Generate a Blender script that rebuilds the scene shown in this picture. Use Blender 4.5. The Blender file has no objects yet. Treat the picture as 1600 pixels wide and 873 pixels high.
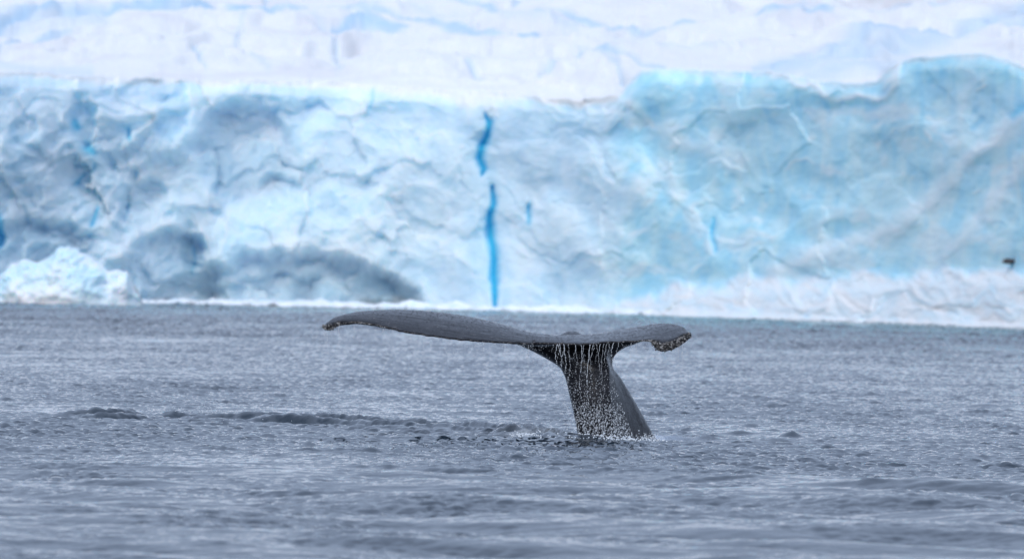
import bpy, bmesh, math, random
import numpy as np
from mathutils import Euler, Vector

random.seed(7)
rng = np.random.default_rng(11)
R = math.radians
scene = bpy.context.scene
col = scene.collection

# ------------------------------------------------------------------ camera
CAM_H = 2.0
LENS = 300.0
F = 1600 * LENS / 36.0            # focal length in units of the 1600 px wide photograph
HORIZON = 431.0
ROLL = R(-1.2)
cd = bpy.data.cameras.new('camera')
cam = bpy.data.objects.new('camera', cd)
col.objects.link(cam)
cam.location = (0, 0, CAM_H)
pitch = math.atan((HORIZON - 436.5) / F)
cam.rotation_mode = 'XYZ'
CR = (Euler((R(90) + pitch, 0, 0)).to_matrix() @ Euler((0, 0, -ROLL)).to_matrix())
cam.rotation_euler = CR.to_euler('XYZ')
cd.lens = LENS; cd.sensor_width = 36
cd.clip_start = 0.5; cd.clip_end = 6000
cd.dof.use_dof = True
cd.dof.focus_distance = 105.2
cd.dof.aperture_fstop = 4.2
scene.camera = cam

# ------------------------------------------------------------------ light
SUN_EL, SUN_AZ = R(38), R(195)     # azimuth measured from +Y towards +X
world = bpy.data.worlds.new('World'); scene.world = world
world.use_nodes = True
nt = world.node_tree; nt.nodes.clear()
sky = nt.nodes.new('ShaderNodeTexSky'); sky.sky_type = 'NISHITA'
sky.sun_disc = False
sky.sun_elevation = SUN_EL; sky.sun_rotation = SUN_AZ
sky.air_density = 1.0; sky.dust_density = 3.0; sky.ozone_density = 1.6
hs = nt.nodes.new('ShaderNodeHueSaturation'); hs.inputs['Saturation'].default_value = 0.85
bg = nt.nodes.new('ShaderNodeBackground'); bg.inputs['Strength'].default_value = 0.10
wo = nt.nodes.new('ShaderNodeOutputWorld')
nt.links.new(sky.outputs[0], hs.inputs['Color']); 
deck = nt.nodes.new('ShaderNodeMix'); deck.data_type = 'RGBA'      # thin blue-grey cloud deck over the sky
deck.inputs[0].default_value = 0.85; deck.inputs[7].default_value = (4.9, 5.9, 8.1, 1)
tc = nt.nodes.new('ShaderNodeTexCoord'); sx = nt.nodes.new('ShaderNodeSeparateXYZ')
mr = nt.nodes.new('ShaderNodeMapRange'); mr.inputs[1].default_value = 0; mr.inputs[2].default_value = 1
mr.inputs[3].default_value = 0.64; mr.inputs[4].default_value = 1.38
nt.links.new(tc.outputs['Generated'], sx.inputs[0]); nt.links.new(sx.outputs['Z'], mr.inputs[0])
vm = nt.nodes.new('ShaderNodeVectorMath'); vm.operation = 'SCALE'; vm.inputs[0].default_value = (4.75, 5.9, 8.2)
nt.links.new(mr.outputs[0], vm.inputs['Scale']); nt.links.new(vm.outputs[0], deck.inputs[7])
nt.links.new(hs.outputs[0], deck.inputs[6]); nt.links.new(deck.outputs[2], bg.inputs['Color'])
nt.links.new(bg.outputs[0], wo.inputs['Surface'])
sd = bpy.data.lights.new('sun', 'SUN'); sd.energy = 1.3; sd.angle = R(25); sd.color = (1.0, 0.97, 0.94)
so = bpy.data.objects.new('sun', sd); col.objects.link(so)
sdir = Vector((math.sin(SUN_AZ) * math.cos(SUN_EL), math.cos(SUN_AZ) * math.cos(SUN_EL), math.sin(SUN_EL)))
so.rotation_euler = sdir.to_track_quat('Z', 'Y').to_euler()
so.location = (0, 0, 60)

scene.view_settings.view_transform = 'Standard'
scene.view_settings.look = 'None'
scene.view_settings.exposure = 0.28
scene.view_settings.gamma = 1.0
scene.view_settings.use_curve_mapping = False
scene.cycles.use_denoising = True
scene.cycles.max_bounces = 6
scene.cycles.transmission_bounces = 4

# ------------------------------------------------------------------ helpers
CRn = np.array(CR)

def at(u, v, Y):
    """world x, z of what the photograph shows at u, v when it stands Y metres away"""
    u = np.asarray(u, float); v = np.asarray(v, float); Y = np.asarray(Y, float)
    d = np.stack([(u - 800) / F, -(v - 436.5) / F, -np.ones_like(u * v)], -1) @ CRn.T
    k = Y / d[..., 1]
    return d[..., 0] * k, CAM_H + d[..., 2] * k

def P(u, v, Y):
    x, z = at(u, v, Y)
    return (float(x), float(Y), float(z))

def ground(u, v, z=0.0):
    d = CRn @ np.array([(u - 800) / F, -(v - 436.5) / F, -1.0])
    k = (z - CAM_H) / d[2]
    return float(d[0] * k), float(d[1] * k)

def tag(o, label=None, cat=None, group=None, kind=None):
    if label: o['label'] = label
    if cat: o['category'] = cat
    if group: o['group'] = group
    if kind: o['kind'] = kind
    return o

def link(name, me, mat=None, parent=None):
    o = bpy.data.objects.new(name, me); col.objects.link(o)
    if mat: me.materials.append(mat)
    if parent: o.parent = parent
    return o

def grid_mesh(name, X, Y, Z, attrs=None):
    n, m = X.shape
    co = np.stack([X, Y, Z], -1).reshape(-1, 3).astype(np.float32)
    idx = np.arange(n * m).reshape(n, m)
    q = np.stack([idx[:-1, :-1], idx[:-1, 1:], idx[1:, 1:], idx[1:, :-1]], -1).reshape(-1, 4)
    me = bpy.data.meshes.new(name)
    me.vertices.add(len(co)); me.vertices.foreach_set('co', co.ravel())
    me.loops.add(q.size); me.loops.foreach_set('vertex_index', q.ravel().astype(np.int32))
    me.polygons.add(len(q))
    me.polygons.foreach_set('loop_start', np.arange(0, q.size, 4, dtype=np.int32))
    me.polygons.foreach_set('use_smooth', np.ones(len(q), dtype=bool))
    me.update(calc_edges=True)
    for k, a in (attrs or {}).items():
        at_ = me.attributes.new(k, 'FLOAT', 'POINT')
        at_.data.foreach_set('value', a.reshape(-1).astype(np.float32))
    return me

def facets(x, y, s=0):
    """tilted flat facets with sharp edges"""
    ix = np.floor(x); iy = np.floor(y)
    f1 = np.full(np.shape(x), 9.0); out = np.zeros(np.shape(x))
    for dx in (-1, 0, 1):
        for dy in (-1, 0, 1):
            px = ix + dx + hash2(ix + dx, iy + dy, s); py = iy + dy + hash2(ix + dx, iy + dy, s + 31)
            d = np.hypot(px - x, py - y); a = 2 * np.pi * hash2(ix + dx, iy + dy, s + 77); g = .4 + hash2(ix + dx, iy + dy, s + 99)
            t = ((x - px) * np.cos(a) + (y - py) * np.sin(a)) * g
            near = d < f1
            out = np.where(near, t, out); f1 = np.where(near, d, f1)
    return out

def hash2(ix, iy, s):
    h = (ix.astype(np.int64) * 374761393 + iy.astype(np.int64) * 668265263 + s * 974711) & 0xFFFFFFFF
    h = ((h ^ (h >> 13)) * 1274126177) & 0xFFFFFFFF
    h = h ^ (h >> 16)
    return (h & 0xFFFFFF) / float(0xFFFFFF)

def noise(x, y, s=0):
    ix = np.floor(x); iy = np.floor(y); fx = x - ix; fy = y - iy
    def g(dx, dy):
        a = hash2(ix + dx, iy + dy, s) * 2 * np.pi
        return np.cos(a) * (fx - dx) + np.sin(a) * (fy - dy)
    w = lambda t: t * t * t * (t * (t * 6 - 15) + 10)
    wx, wy = w(fx), w(fy)
    return ((g(0, 0) * (1 - wx) + g(1, 0) * wx) * (1 - wy) + (g(0, 1) * (1 - wx) + g(1, 1) * wx) * wy) * 1.5

def fbm(x, y, o=5, s=0, gain=0.5):
    r = 0; a = 1; t = 0
    for i in range(o):
        r = r + a * noise(x * 2 ** i + 17.3 * i, y * 2 ** i - 9.1 * i, s + i); t += a; a *= gain
    return r / t * 1.6

def ridged(x, y, o=5, s=0, gain=0.5):
    r = 0; a = 1; t = 0
    for i in range(o):
        r = r + a * (1 - 2 * np.abs(noise(x * 2 ** i + 5.7 * i, y * 2 ** i + 3.3 * i, s + i))); t += a; a *= gain
    return r / t

def worley(x, y, s=0):
    ix = np.floor(x); iy = np.floor(y)
    f1 = np.full(np.shape(x), 9.0); f2 = f1.copy(); idv = np.zeros(np.shape(x))
    for dx in (-1, 0, 1):
        for dy in (-1, 0, 1):
            px = ix + dx + hash2(ix + dx, iy + dy, s); py = iy + dy + hash2(ix + dx, iy + dy, s + 31)
            d = np.hypot(px - x, py - y); c = hash2(ix + dx, iy + dy, s + 77)
            near = d < f1
            f2 = np.where(near, f1, np.minimum(f2, d)); idv = np.where(near, c, idv); f1 = np.where(near, d, f1)
    return f1, f2, idv

def sstep(a, b, x):
    t = np.clip((x - a) / (b - a), 0, 1)
    return t * t * (3 - 2 * t)

def seg_dist(u, v, pts):
    """distance to a polyline and the position along it (0..1)"""
    best = np.full(np.shape(u), 1e9); par = np.zeros(np.shape(u)); n = len(pts) - 1
    for i in range(n):
        ax, ay = pts[i][:2]; bx, by = pts[i + 1][:2]
        dx, dy = bx - ax, by - ay
        t = np.clip(((u - ax) * dx + (v - ay) * dy) / (dx * dx + dy * dy), 0, 1)
        d = np.hypot(u - ax - t * dx, v - ay - t * dy)
        par = np.where(d < best, (i + t) / n, par); best = np.minimum(best, d)
    return best, par

class Mat:
    def __init__(s, name):
        s.m = bpy.data.materials.new(name); s.m.use_nodes = True
        s.t = s.m.node_tree; s.b = s.t.nodes['Principled BSDF']
    def n(s, typ, **kw):
        nd = s.t.nodes.new(typ)
        for k, v in kw.items(): setattr(nd, k, v)
        return nd
    def l(s, a, b): s.t.links.new(a, b)
    def coords(s, scale=(1, 1, 1), rot=(0, 0, 0)):
        g = s.n('ShaderNodeNewGeometry'); mp = s.n('ShaderNodeMapping')
        mp.inputs['Scale'].default_value = scale; mp.inputs['Rotation'].default_value = rot
        s.l(g.outputs['Position'], mp.inputs['Vector']); return mp.outputs[0]
    def noise(s, vec, scale, detail=6, rough=0.55, dist=0.0):
        nd = s.n('ShaderNodeTexNoise'); nd.inputs['Scale'].default_value = scale
        nd.inputs['Detail'].default_value = detail; nd.inputs['Roughness'].default_value = rough
        nd.inputs['Distortion'].default_value = dist
        s.l(vec, nd.inputs['Vector']); return nd.outputs['Fac']
    def ramp(s, fac, stops, interp='LINEAR'):
        r = s.n('ShaderNodeValToRGB'); e = r.color_ramp.elements; r.color_ramp.interpolation = interp
        while len(e) < len(stops): e.new(0.5)
        for el, (p, c) in zip(e, stops):
            el.position = p; el.color = (*c, 1) if len(c) == 3 else c
        s.l(fac, r.inputs[0]); return r.outputs[0]
    def attr(s, name):
        a = s.n('ShaderNodeAttribute'); a.attribute_name = name; return a.outputs['Fac']
    def mix(s, f, a, b, mode='MIX'):
        x = s.n('ShaderNodeMix', data_type='RGBA', blend_type=mode)
        for sock, val in ((x.inputs[0], f), (x.inputs[6], a), (x.inputs[7], b)):
            if isinstance(val, (int, float)): sock.default_value = val
            elif isinstance(val, tuple): sock.default_value = (*val, 1)
            else: s.l(val, sock)
        return x.outputs[2]
    def math(s, op, a, b=0.0):
        x = s.n('ShaderNodeMath', operation=op)
        for sock, val in ((x.inputs[0], a), (x.inputs[1], b)):
            if isinstance(val, (int, float)): sock.default_value = val
            else: s.l(val, sock)
        return x.outputs[0]
    def bump(s, h, strength, dist):
        b = s.n('ShaderNodeBump'); b.inputs['Strength'].default_value = strength
        b.inputs['Distance'].default_value = dist; s.l(h, b.inputs['Height']); s.l(b.outputs[0], s.b.inputs['Normal'])

# ------------------------------------------------------------------ materials
def ice_material():
    m = Mat('glacier_ice')
    vec = m.coords()
    n1 = m.noise(vec, 0.35, 8, 0.6, 0.6)
    n2 = m.noise(vec, 2.2, 6, 0.65)
    firn = m.mix(m.ramp(n1, [(0.35, (0, 0, 0)), (0.65, (1, 1, 1))]), (0.64, 0.80, 0.89), (0.80, 0.89, 0.94))
    cyan = m.mix(m.ramp(n1, [(0.38, (0, 0, 0)), (0.62, (1, 1, 1))]), (0.40, 0.765, 0.96), (0.62, 0.875, 0.98))
    c = m.mix(m.attr('cyan'), firn, cyan)
    c = m.mix(m.attr('greyblue'), c, (0.36, 0.55, 0.68))  # darker grey-blue tone, in hollows and in patches of the left face
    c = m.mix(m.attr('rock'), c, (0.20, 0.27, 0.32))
    c = m.mix(m.attr('pale'), c, (0.84, 0.91, 0.95))
    snow = m.mix(m.ramp(n2, [(0.4, (0, 0, 0)), (0.6, (1, 1, 1))]), (0.79, 0.79, 0.785), (0.85, 0.845, 0.83))
    snow = m.mix(m.attr('mauve'), snow, (0.69, 0.66, 0.66))  # duller pinkish-grey patches mixed into the snow colour
    c = m.mix(m.attr('snow'), c, snow)
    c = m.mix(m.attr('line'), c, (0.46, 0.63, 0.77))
    c = m.mix(m.attr('deep'), c, (0.02, 0.50, 0.76))
    m.l(c, m.b.inputs['Base Color'])
    m.b.inputs['Roughness'].default_value = 0.6
    m.b.inputs['Specular IOR Level'].default_value = 0.25
    m.l(m.math('SUBTRACT', 0.75, m.math('MULTIPLY', m.attr('snow'), 0.65)), m.b.inputs['Subsurface Weight'])
    m.b.inputs['Subsurface Radius'].default_value = (0.5, 0.85, 1.0)
    m.b.inputs['Subsurface Scale'].default_value = 2.2
    m.bump(n2, 0.2, 0.15)
    return m.m

def berg_material():
    m = Mat('iceberg_ice')
    vec = m.coords()
    n = m.noise(vec, 0.35, 5, 0.5, 0.4)
    c = m.mix(m.ramp(n, [(0.35, (0, 0, 0)), (0.6, (1, 1, 1))]), (0.62, 0.82, 0.90), (0.86, 0.88, 0.90))
    m.l(c, m.b.inputs['Base Color']); m.b.inputs['Roughness'].default_value = 0.6
    m.b.inputs['Subsurface Weight'].default_value = 0.7; m.b.inputs['Subsurface Radius'].default_value = (0.35, 0.75, 1.0); m.b.inputs['Subsurface Scale'].default_value = 0.6
    m.bump(m.noise(vec, 2, 4), 0.2, 0.1)
    return m.m

def brash_material():
    m = Mat('brash_ice')
    vec = m.coords()
    n = m.noise(vec, 1.6, 6, 0.6)
    c = m.mix(m.ramp(n, [(0.3, (0, 0, 0)), (0.5, (1, 1, 1))]), (0.62, 0.80, 0.88), (0.88, 0.90, 0.93))
    m.l(c, m.b.inputs['Base Color']); m.b.inputs['Roughness'].default_value = 0.65
    return m.m

def rock_material():
    m = Mat('dark_rock')
    n = m.noise(m.coords(), 6, 6)
    m.l(m.ramp(n, [(0.3, (0.03, 0.03, 0.035)), (0.7, (0.12, 0.11, 0.11))]), m.b.inputs['Base Color'])
    m.b.inputs['Roughness'].default_value = 0.8
    return m.m

def water_material():
    m = Mat('sea_water')
    g = m.coords()
    foam_n = m.noise(g, 14, 6, 0.7)
    fo = m.math('MULTIPLY', m.attr('foam'), m.ramp(foam_n, [(0.32, (0, 0, 0)), (0.46, (1, 1, 1))]))
    c = m.mix(fo, (0.008, 0.018, 0.030), (0.80, 0.87, 0.96))
    m.l(c, m.b.inputs['Base Color'])
    m.b.inputs['IOR'].default_value = 1.333
    m.l(m.math('MULTIPLY', m.math('SUBTRACT', 1.0, fo), 0.5), m.b.inputs['Specular IOR Level'])
    r = m.mix(fo, (0.02, 0.02, 0.02), (0.7, 0.7, 0.7)); m.l(r, m.b.inputs['Roughness'])
    h = m.noise(m.coords((1.0, 1.0, 1.0)), 11.0, 5, 0.62, 0.3)
    m.bump(h, 0.35, 0.011)
    return m.m

def whale_material():
    m = Mat('wet_whale_skin')
    v1 = m.coords((1.2, 6, 6)); v2 = m.coords()
    streak = m.noise(v1, 3.0, 8, 0.65, 0.4)
    blotch = m.noise(v2, 2.4, 6, 0.6)
    c = m.ramp(streak, [(0.30, (0.006, 0.006, 0.008)), (0.55, (0.016, 0.016, 0.020)), (0.75, (0.05, 0.048, 0.055))])
    scratch = m.noise(m.coords((3, 30, 30), (0, 0, 0.25)), 2.0, 5, 0.6, 0.8)
    c = m.mix(m.ramp(scratch, [(0.62, (0, 0, 0)), (0.68, (0.6, 0.6, 0.6))]), c, (0.30, 0.29, 0.29))
    m.l(c, m.b.inputs['Base Color'])
    m.l(m.ramp(m.noise(m.coords((9, 2.0, 9), (0, 0, .35)), 3.0, 6, .65), [(0.35, (0.06,) * 3), (0.68, (0.42,) * 3)]), m.b.inputs['Roughness'])
    m.b.inputs['IOR'].default_value = 1.34
    m.bump(m.noise(m.coords((1.3, 9, 9), (0, 0, .12)), 0.8, 4, 0.5, .6), 0.35, 0.035)
    return m.m

def simple(name, c0, c1, scale, rough):
    m = Mat(name)
    m.l(m.ramp(m.noise(m.coords(), scale, 5), [(0.47, c0), (0.60, c1)]), m.b.inputs['Base Color'])
    m.b.inputs['Roughness'].default_value = rough
    return m.m

def drop_material():
    m = Mat('falling_water')
    m.b.inputs['Base Color'].default_value = (0.86, 0.90, 0.94, 1)
    m.b.inputs['Roughness'].default_value = 0.12
    m.b.inputs['IOR'].default_value = 1.33
    m.b.inputs['Transmission Weight'].default_value = 0.35
    return m.m

ICE, BERG, BRASH, ROCK, WATER, SKIN, DROP = (ice_material(), berg_material(), brash_material(), rock_material(),
                                             water_material(), whale_material(), drop_material())
FROTH = simple('white_froth', (0.70, 0.76, 0.82), (0.88, 0.92, 0.95), 9, 0.5)
BARN = simple('barnacle_shell', (0.012, 0.012, 0.013), (0.36, 0.355, 0.35), 30, 0.6)

# ------------------------------------------------------------------ glacier
def waterline(u):
    t = np.clip(u, -300, 1900) / 1600
    return 471 + 20.2 * t + 21.8 * t * t

BRINK = [(-1500, 108), (-300, 108), (0, 112), (60, 112), (110, 119), (180, 122), (280, 124), (330, 127), (430, 127),
         (520, 129), (590, 133), (650, 138), (720, 142), (780, 146), (815, 148), (835, 150), (870, 152), (905, 157),
         (940, 152), (962, 147), (982, 128), (1004, 111), (1040, 108), (1090, 110), (1150, 112), (1205, 112), (1225, 116),
         (1250, 121), (1280, 126), (1320, 130), (1370, 128), (1392, 104), (1405, 96), (1440, 90), (1490, 84), (1540, 84), (1570, 92),
         (1600, 104), (1700, 112), (1900, 108), (2800, 108)]

def glacier():
    us = np.concatenate([np.arange(-1400, -200, 14.0), np.arange(-200, 1800, 2.0), np.arange(1800, 3000, 14.0)])
    bu, bv = zip(*BRINK)
    brink = np.interp(us, bu, bv)
    brink = brink + 2.0 * noise(us / 23, us * 0 + .5, 5) + 1.2 * noise(us / 9, us * 0 + .5, 6)
    wl = waterline(us)
    base = []
    for u, v in zip(us, wl):
        base.append(ground(u, v)[1])
    base = np.array(base)
    NF = 190
    s = np.linspace(0, 1, NF)[:, None]
    U = np.repeat(us[None], NF, 0)
    Vf = (wl + 14)[None] * (1 - s) + brink[None] * s
    Yb = np.repeat(base[None], NF, 0)
    X, Z = at(U, Vf, Yb)
    V = Vf
    # ---- relief of the ice face, metres towards the sea
    hgt = np.clip((waterline(U) - V) / (waterline(U) - brink[None]), 0, 1)
    D = 2.2 * (1 - hgt) ** 1.2
    wu = U + 26 * fbm(U / 90, V / 90, 4, 3); wv = V + 26 * fbm(U / 90 + 40, V / 90, 4, 9)
    left = 1 - sstep(880, 1010, U)
    D += 1.5 * fbm(wu / 260, wv / 230, 3, 21)
    f1, f2, idv = worley(wu / 105, wv / 85, 4)
    D += left * (.6 * f1 ** 2 + .6 * (idv - 0.5)) + (1 - left) * (0.6 * f1 ** 2 + .4 * (idv - .5))
    f1b, f2b, idb = worley((wu * 0.8 + wv * 0.45) / 38, (wv * .8 - wu * .3) / 27, 8)
    rough = 0.55 + 0.8 * sstep(-0.2, 0.5, fbm(U / 160, V / 120, 3, 55))
    D += rough * (0.36 * f1b ** 2 + 0.26 * (idb - .5)) * (0.2 + 0.65 * left)
    D += (.6 + .4 * left) * rough * 0.15 * ridged(wu / 46, wv / 34, 5, 14, .55)
    D += 0.07 * fbm(U / 12, V / 9, 4, 33, .6)
    fa = (1 - np.exp(-((U - 780) / 70) ** 2)) * (.10 + .28 * left) * sstep(1.0, .86, hgt)
    D += fa * (1.5 * facets((wu * .9 + wv * .4) / 95, (wv * .9 - wu * .4) / 75, 501) + .22 * facets((wu * .8 - wv * .6) / 42, (wv * .8 + wu * .6) / 34, 502) + .05 * facets(wu / 17, wv / 14, 503))
    # left chaotic ice
    chaos = sstep(330, 180, U) * sstep(150, 200, V)
    D += chaos * 0.9 * ridged((wu + wv * .7) / 48, (wv - wu * .6) / 60, 5, 71)
    cyan = sstep(945, 1010, wu) * 0.95 + 0.14 + 0.22 * fbm(wu / 170, wv / 170, 4, 90) * sstep(600, 1100, U)
    cyan += 0.30 * np.exp(-((U - 940) / 60) ** 2 - ((V - 410) / 90) ** 2)
    greyblue = 0.05 * left + 0.22 * left * sstep(0.0, 0.5, fbm(wu / 120, wv / 100, 4, 61))
    rock = np.zeros_like(U); deep = np.zeros_like(U); snow = np.zeros_like(U)
    mauve = np.zeros_like(U); line = np.zeros_like(U)

    right = sstep(820, 1000, U)
    vein = sstep(.80, .98, ridged(wu / 150 + .3 * wv / 100, wv / 105, 4, 401, .55)); crease = sstep(.78, .97, ridged(wu / 130 - .4 * wv / 100, wv / 90, 4, 407, .55))
    pale = np.maximum(np.zeros_like(U), (.35 + .35 * right) * vein); deep = np.maximum(deep, (.05 + .17 * right) * crease)
    pale = np.maximum(pale, (.25 + .25 * right) * sstep(.15, .6, fbm(wu / 75, wv / 50, 4, 411)))
    D += .12 * vein - .12 * crease
    # hollows: centre, radii, depth, darker grey-blue tint, rotation  (arched caves and scoops of the face)
    def hollow(cu, cv, ru, rv, dep, tint=0.0, rot=0.0, sharp=0.25, cy=0.0, flat=None):
        nonlocal D, greyblue, cyan
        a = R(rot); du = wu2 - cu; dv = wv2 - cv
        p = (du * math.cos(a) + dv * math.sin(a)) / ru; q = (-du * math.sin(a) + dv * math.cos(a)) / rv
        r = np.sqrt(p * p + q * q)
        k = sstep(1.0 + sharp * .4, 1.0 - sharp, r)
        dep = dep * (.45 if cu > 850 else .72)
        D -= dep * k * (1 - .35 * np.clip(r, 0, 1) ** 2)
        greyblue = greyblue + tint * k; cyan = cyan + cy * k
    wu2 = U + 9 * fbm(U / 40, V / 40, 3, 130); wv2 = V + 9 * fbm(U / 40, V / 40, 3, 131)
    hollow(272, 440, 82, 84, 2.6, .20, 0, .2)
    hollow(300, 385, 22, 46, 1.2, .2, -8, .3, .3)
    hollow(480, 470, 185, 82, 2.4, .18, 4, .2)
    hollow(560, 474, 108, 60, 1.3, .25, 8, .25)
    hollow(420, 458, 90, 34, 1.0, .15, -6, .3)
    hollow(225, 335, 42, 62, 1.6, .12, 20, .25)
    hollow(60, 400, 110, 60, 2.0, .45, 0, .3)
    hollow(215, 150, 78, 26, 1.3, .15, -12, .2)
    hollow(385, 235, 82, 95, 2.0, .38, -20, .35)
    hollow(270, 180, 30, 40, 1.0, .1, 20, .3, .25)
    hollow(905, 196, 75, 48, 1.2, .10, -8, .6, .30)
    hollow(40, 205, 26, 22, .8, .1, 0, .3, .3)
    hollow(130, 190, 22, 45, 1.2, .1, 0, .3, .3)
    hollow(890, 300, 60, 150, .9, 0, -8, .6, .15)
    # right-hand cyan wall: bowls divided by soft white crests
    hollow(1085, 240, 100, 120, 2.0, 0, -20, .45, .1)
    hollow(1290, 230, 140, 90, 1.8, 0, 18, .4, .1)
    hollow(1190, 330, 110, 80, 1.6, 0, -15, .35, .12)
    hollow(1000, 430, 75, 90, 1.2, 0, 20, .5, .15)
    hollow(1420, 330, 110, 55, 1.2, 0, -30, .35, .05)
    hollow(1500, 170, 90, 55, 1.5, 0, 25, .35, .05)
    hollow(1560, 330, 60, 55, 1.1, 0, 10, .35, .05)
    hollow(1350, 165, 60, 40, 1.3, 0, 5, .4, .1)

    def ridge(pts, w, h, sn=0.0, cy=0.0):
        nonlocal D, pale, cyan
        d, p = seg_dist(wu2, wv2, pts)
        k = np.exp(-(d / w) ** 2)
        D += h * .5 * k; pale = np.maximum(pale, 1.3 * sn * k); cyan = cyan + cy * k
    ridge([(1205, 112), (1240, 126), (1290, 147), (1330, 155), (1375, 152), (1393, 130), (1403, 100)], 8, 1.1, .55, -.3)
    ridge([(1585, 190), (1520, 240), (1470, 300), (1400, 360), (1330, 385), (1270, 400), (1210, 430)], 17, 1.3, .45, -.35)
    ridge([(1600, 250), (1540, 330), (1470, 400), (1430, 440)], 15, .9, .4, -.3)
    ridge([(1040, 200), (1090, 230), (1150, 250)], 16, .6, .35, -.25)
    ridge([(1000, 290), (1040, 260), (1060, 300)], 14, .5, .4, -.3)
    ridge([(1320, 330), (1280, 350), (1275, 390)], 10, .8, .2, -.15)
    ridge([(1520, 120), (1500, 200), (1470, 260)], 12, .7, .2, -.2)
    ridge([(860, 330), (900, 370), (940, 420)], 20, .9, .3, 0)
    ridge([(120, 120), (135, 160), (210, 172), (290, 168)], 9, 1.2, .1, 0)
    ridge([(190, 400), (205, 370), (262, 352), (310, 362), (330, 400)], 9, 1.0, .2, 0)
    ridge([(400, 388), (520, 392), (600, 415), (650, 455)], 11, 1.0, .25, 0)
    ridge([(640, 250), (590, 330), (540, 380)], 24, .8, .2, 0)

    # crevasses: true slits sunk into the face
    def crev(pts, w, dep, blue=1.0):
        nonlocal D, deep, snow, greyblue
        d, p = seg_dist(U + 2.0 * noise(U / 14, V / 20, 77), V, pts)
        ws = np.interp(p, np.linspace(0, 1, len(pts)), [q[2] if len(q) > 2 else 1.0 for q in pts]) * w * 1.3
        k = np.exp(-(d / ws) ** 2 * 1.3)
        D -= dep * .14 * k; deep = np.maximum(deep, blue * k)
        deep = np.maximum(deep, .16 * blue * np.exp(-(d / (ws * 2.6)) ** 2))
    crev([(758, 178, .3), (765, 192, 1), (762, 212, 1), (752, 232, 1.2), (750, 248, 1.1), (756, 264, .9), (752, 274, .3)], 6.0, 4)
    crev([(769, 292, .5), (772, 318, .9), (764, 345, 1.0), (768, 372, 1.2), (772, 405, 1.35), (772, 436, 1.3), (773, 458, .8), (773, 478, .4)], 6.4, 5)
    crev([(826, 322, .8), (826, 348, .8)], 4.4, 2, .75)
    crev([(1115, 342, .5), (1112, 365, 1), (1117, 392, .9)], 4.5, 2, .6)
    crev([(118, 192, 1), (122, 200, 1)], 7, 2, .8)
    crev([(138, 232, 1.2), (146, 238, 1)], 7, 2, .8)
    crev([(202, 202, .6), (205, 218, .8)], 4, 2, .8)
    crev([(150, 258, .6), (147, 270, .6)], 4, 1.5, .6)
    crev([(132, 272, .5), (120, 286, 1)], 5, 2, .7)
    crev([(155, 325, .6), (146, 352, .9)], 5, 2, .8)
    crev([(2, 340, 1), (1, 385, 1)], 5, 2, .8)
    crev([(200, 318, .5), (196, 345, .5)], 4, 1.2, .4)
    crev([(582, 140, .6), (580, 168, .5)], 4, 1, .35)
    crev([(1580, 182, 1.2), (1600, 168, 1)], 6, 2, .6)
    crev([(1520, 200, .8), (1535, 188, 1)], 6, 1.6, .45)
    crev([(300, 375, .5), (304, 410, .8), (300, 425, .5)], 4.5, 1.2, .4)
    crev([(1310, 305, .5), (1306, 322, .8)], 4, 1, .35)
    crev([(1388, 135, .4), (1380, 148, 1)], 6, 1.2, .35)

    # dark rock showing low down under the arch
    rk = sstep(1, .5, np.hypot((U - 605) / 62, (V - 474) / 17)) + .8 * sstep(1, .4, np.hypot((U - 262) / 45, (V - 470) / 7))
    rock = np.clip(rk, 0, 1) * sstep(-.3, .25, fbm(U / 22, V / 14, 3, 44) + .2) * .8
    # snow apron at the foot on the right-hand side
    foot = np.interp(U, [700, 900, 980, 1060, 1200, 1400, 1600, 1900], [488, 486, 468, 440, 432, 425, 416, 410])
    foot0 = foot + 0
    foot = foot + 16 * fbm(U / 60, U * 0 + 2, 4, 15)
    k = sstep(-3, 14, V - foot) * sstep(880, 960, U)
    D += sstep(-8, 30, V - foot0) * sstep(860, 1000, U) * (1.2 + 5.5 * np.clip((V - foot0) / 75, 0, 1.2)) + k * (.35 * idb + .5 * fbm(wu / 50, wv / 24, 4, 19) + .5 * f1b ** 2)
    snow = np.maximum(snow, k * np.clip(.68 + .5 * fbm(wu / 42, wv / 17, 4, 18), 0, 1))
    cyan = cyan * (1 - .55 * k)
    # thin white skirt of snow along the water
    sk = sstep(9, 3, waterline(U) - V + 3 * noise(U / 15, U * 0, 9))
    D += .9 * sk * (1 - rock)
    snow = np.maximum(snow, .9 * sk * (1 - rock))
    # crust of snow hanging over the brink
    capw = np.interp(U, [0, 500, 620, 760, 820, 980, 1000], [1, 1, 1.6, 3.0, 1.5, 1, 1])
    cap = sstep(13, 2, (V - brink[None]) / capw + 5 * fbm(U / 50, V / 30, 3, 27))
    snow = np.maximum(snow, cap * np.interp(U, [0, 980, 1010, 1600], [.9, .9, .45, .5]))
    lip = sstep(10, 0, V - brink[None])
    D -= 1.0 * sstep(24, 0, V - brink[None]) * (1 - sstep(820, 850, U) * sstep(1000, 955, U)) + 0 * lip
    D -= 1.5 * lip * lip * 0
    big = sstep(820, 850, U) * sstep(1000, 955, U)
    D += big * .0 * sstep(16, 4, V - brink[None]); snow = np.maximum(snow, big * sstep(14, 6, V - brink[None]))
    Yf = Yb - D
    # ---- the snow field above
    dd = np.concatenate([np.arange(1.2, 60, 1.2), np.arange(60, 330, 1.7), np.arange(330, 700, 12)])[:, None]
    NT = len(dd)
    Ut = np.repeat(us[None], NT, 0)
    ker = np.exp(-np.linspace(-2.5, 2.5, 61) ** 2); ker /= ker.sum()
    inner = np.convolve(np.pad(brink, 30, mode='edge'), ker, 'valid')
    Vt = brink[None] * np.exp(-dd / 16) + inner[None] * (1 - np.exp(-dd / 16)) - dd
    far_v = 116 - Vt
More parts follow.
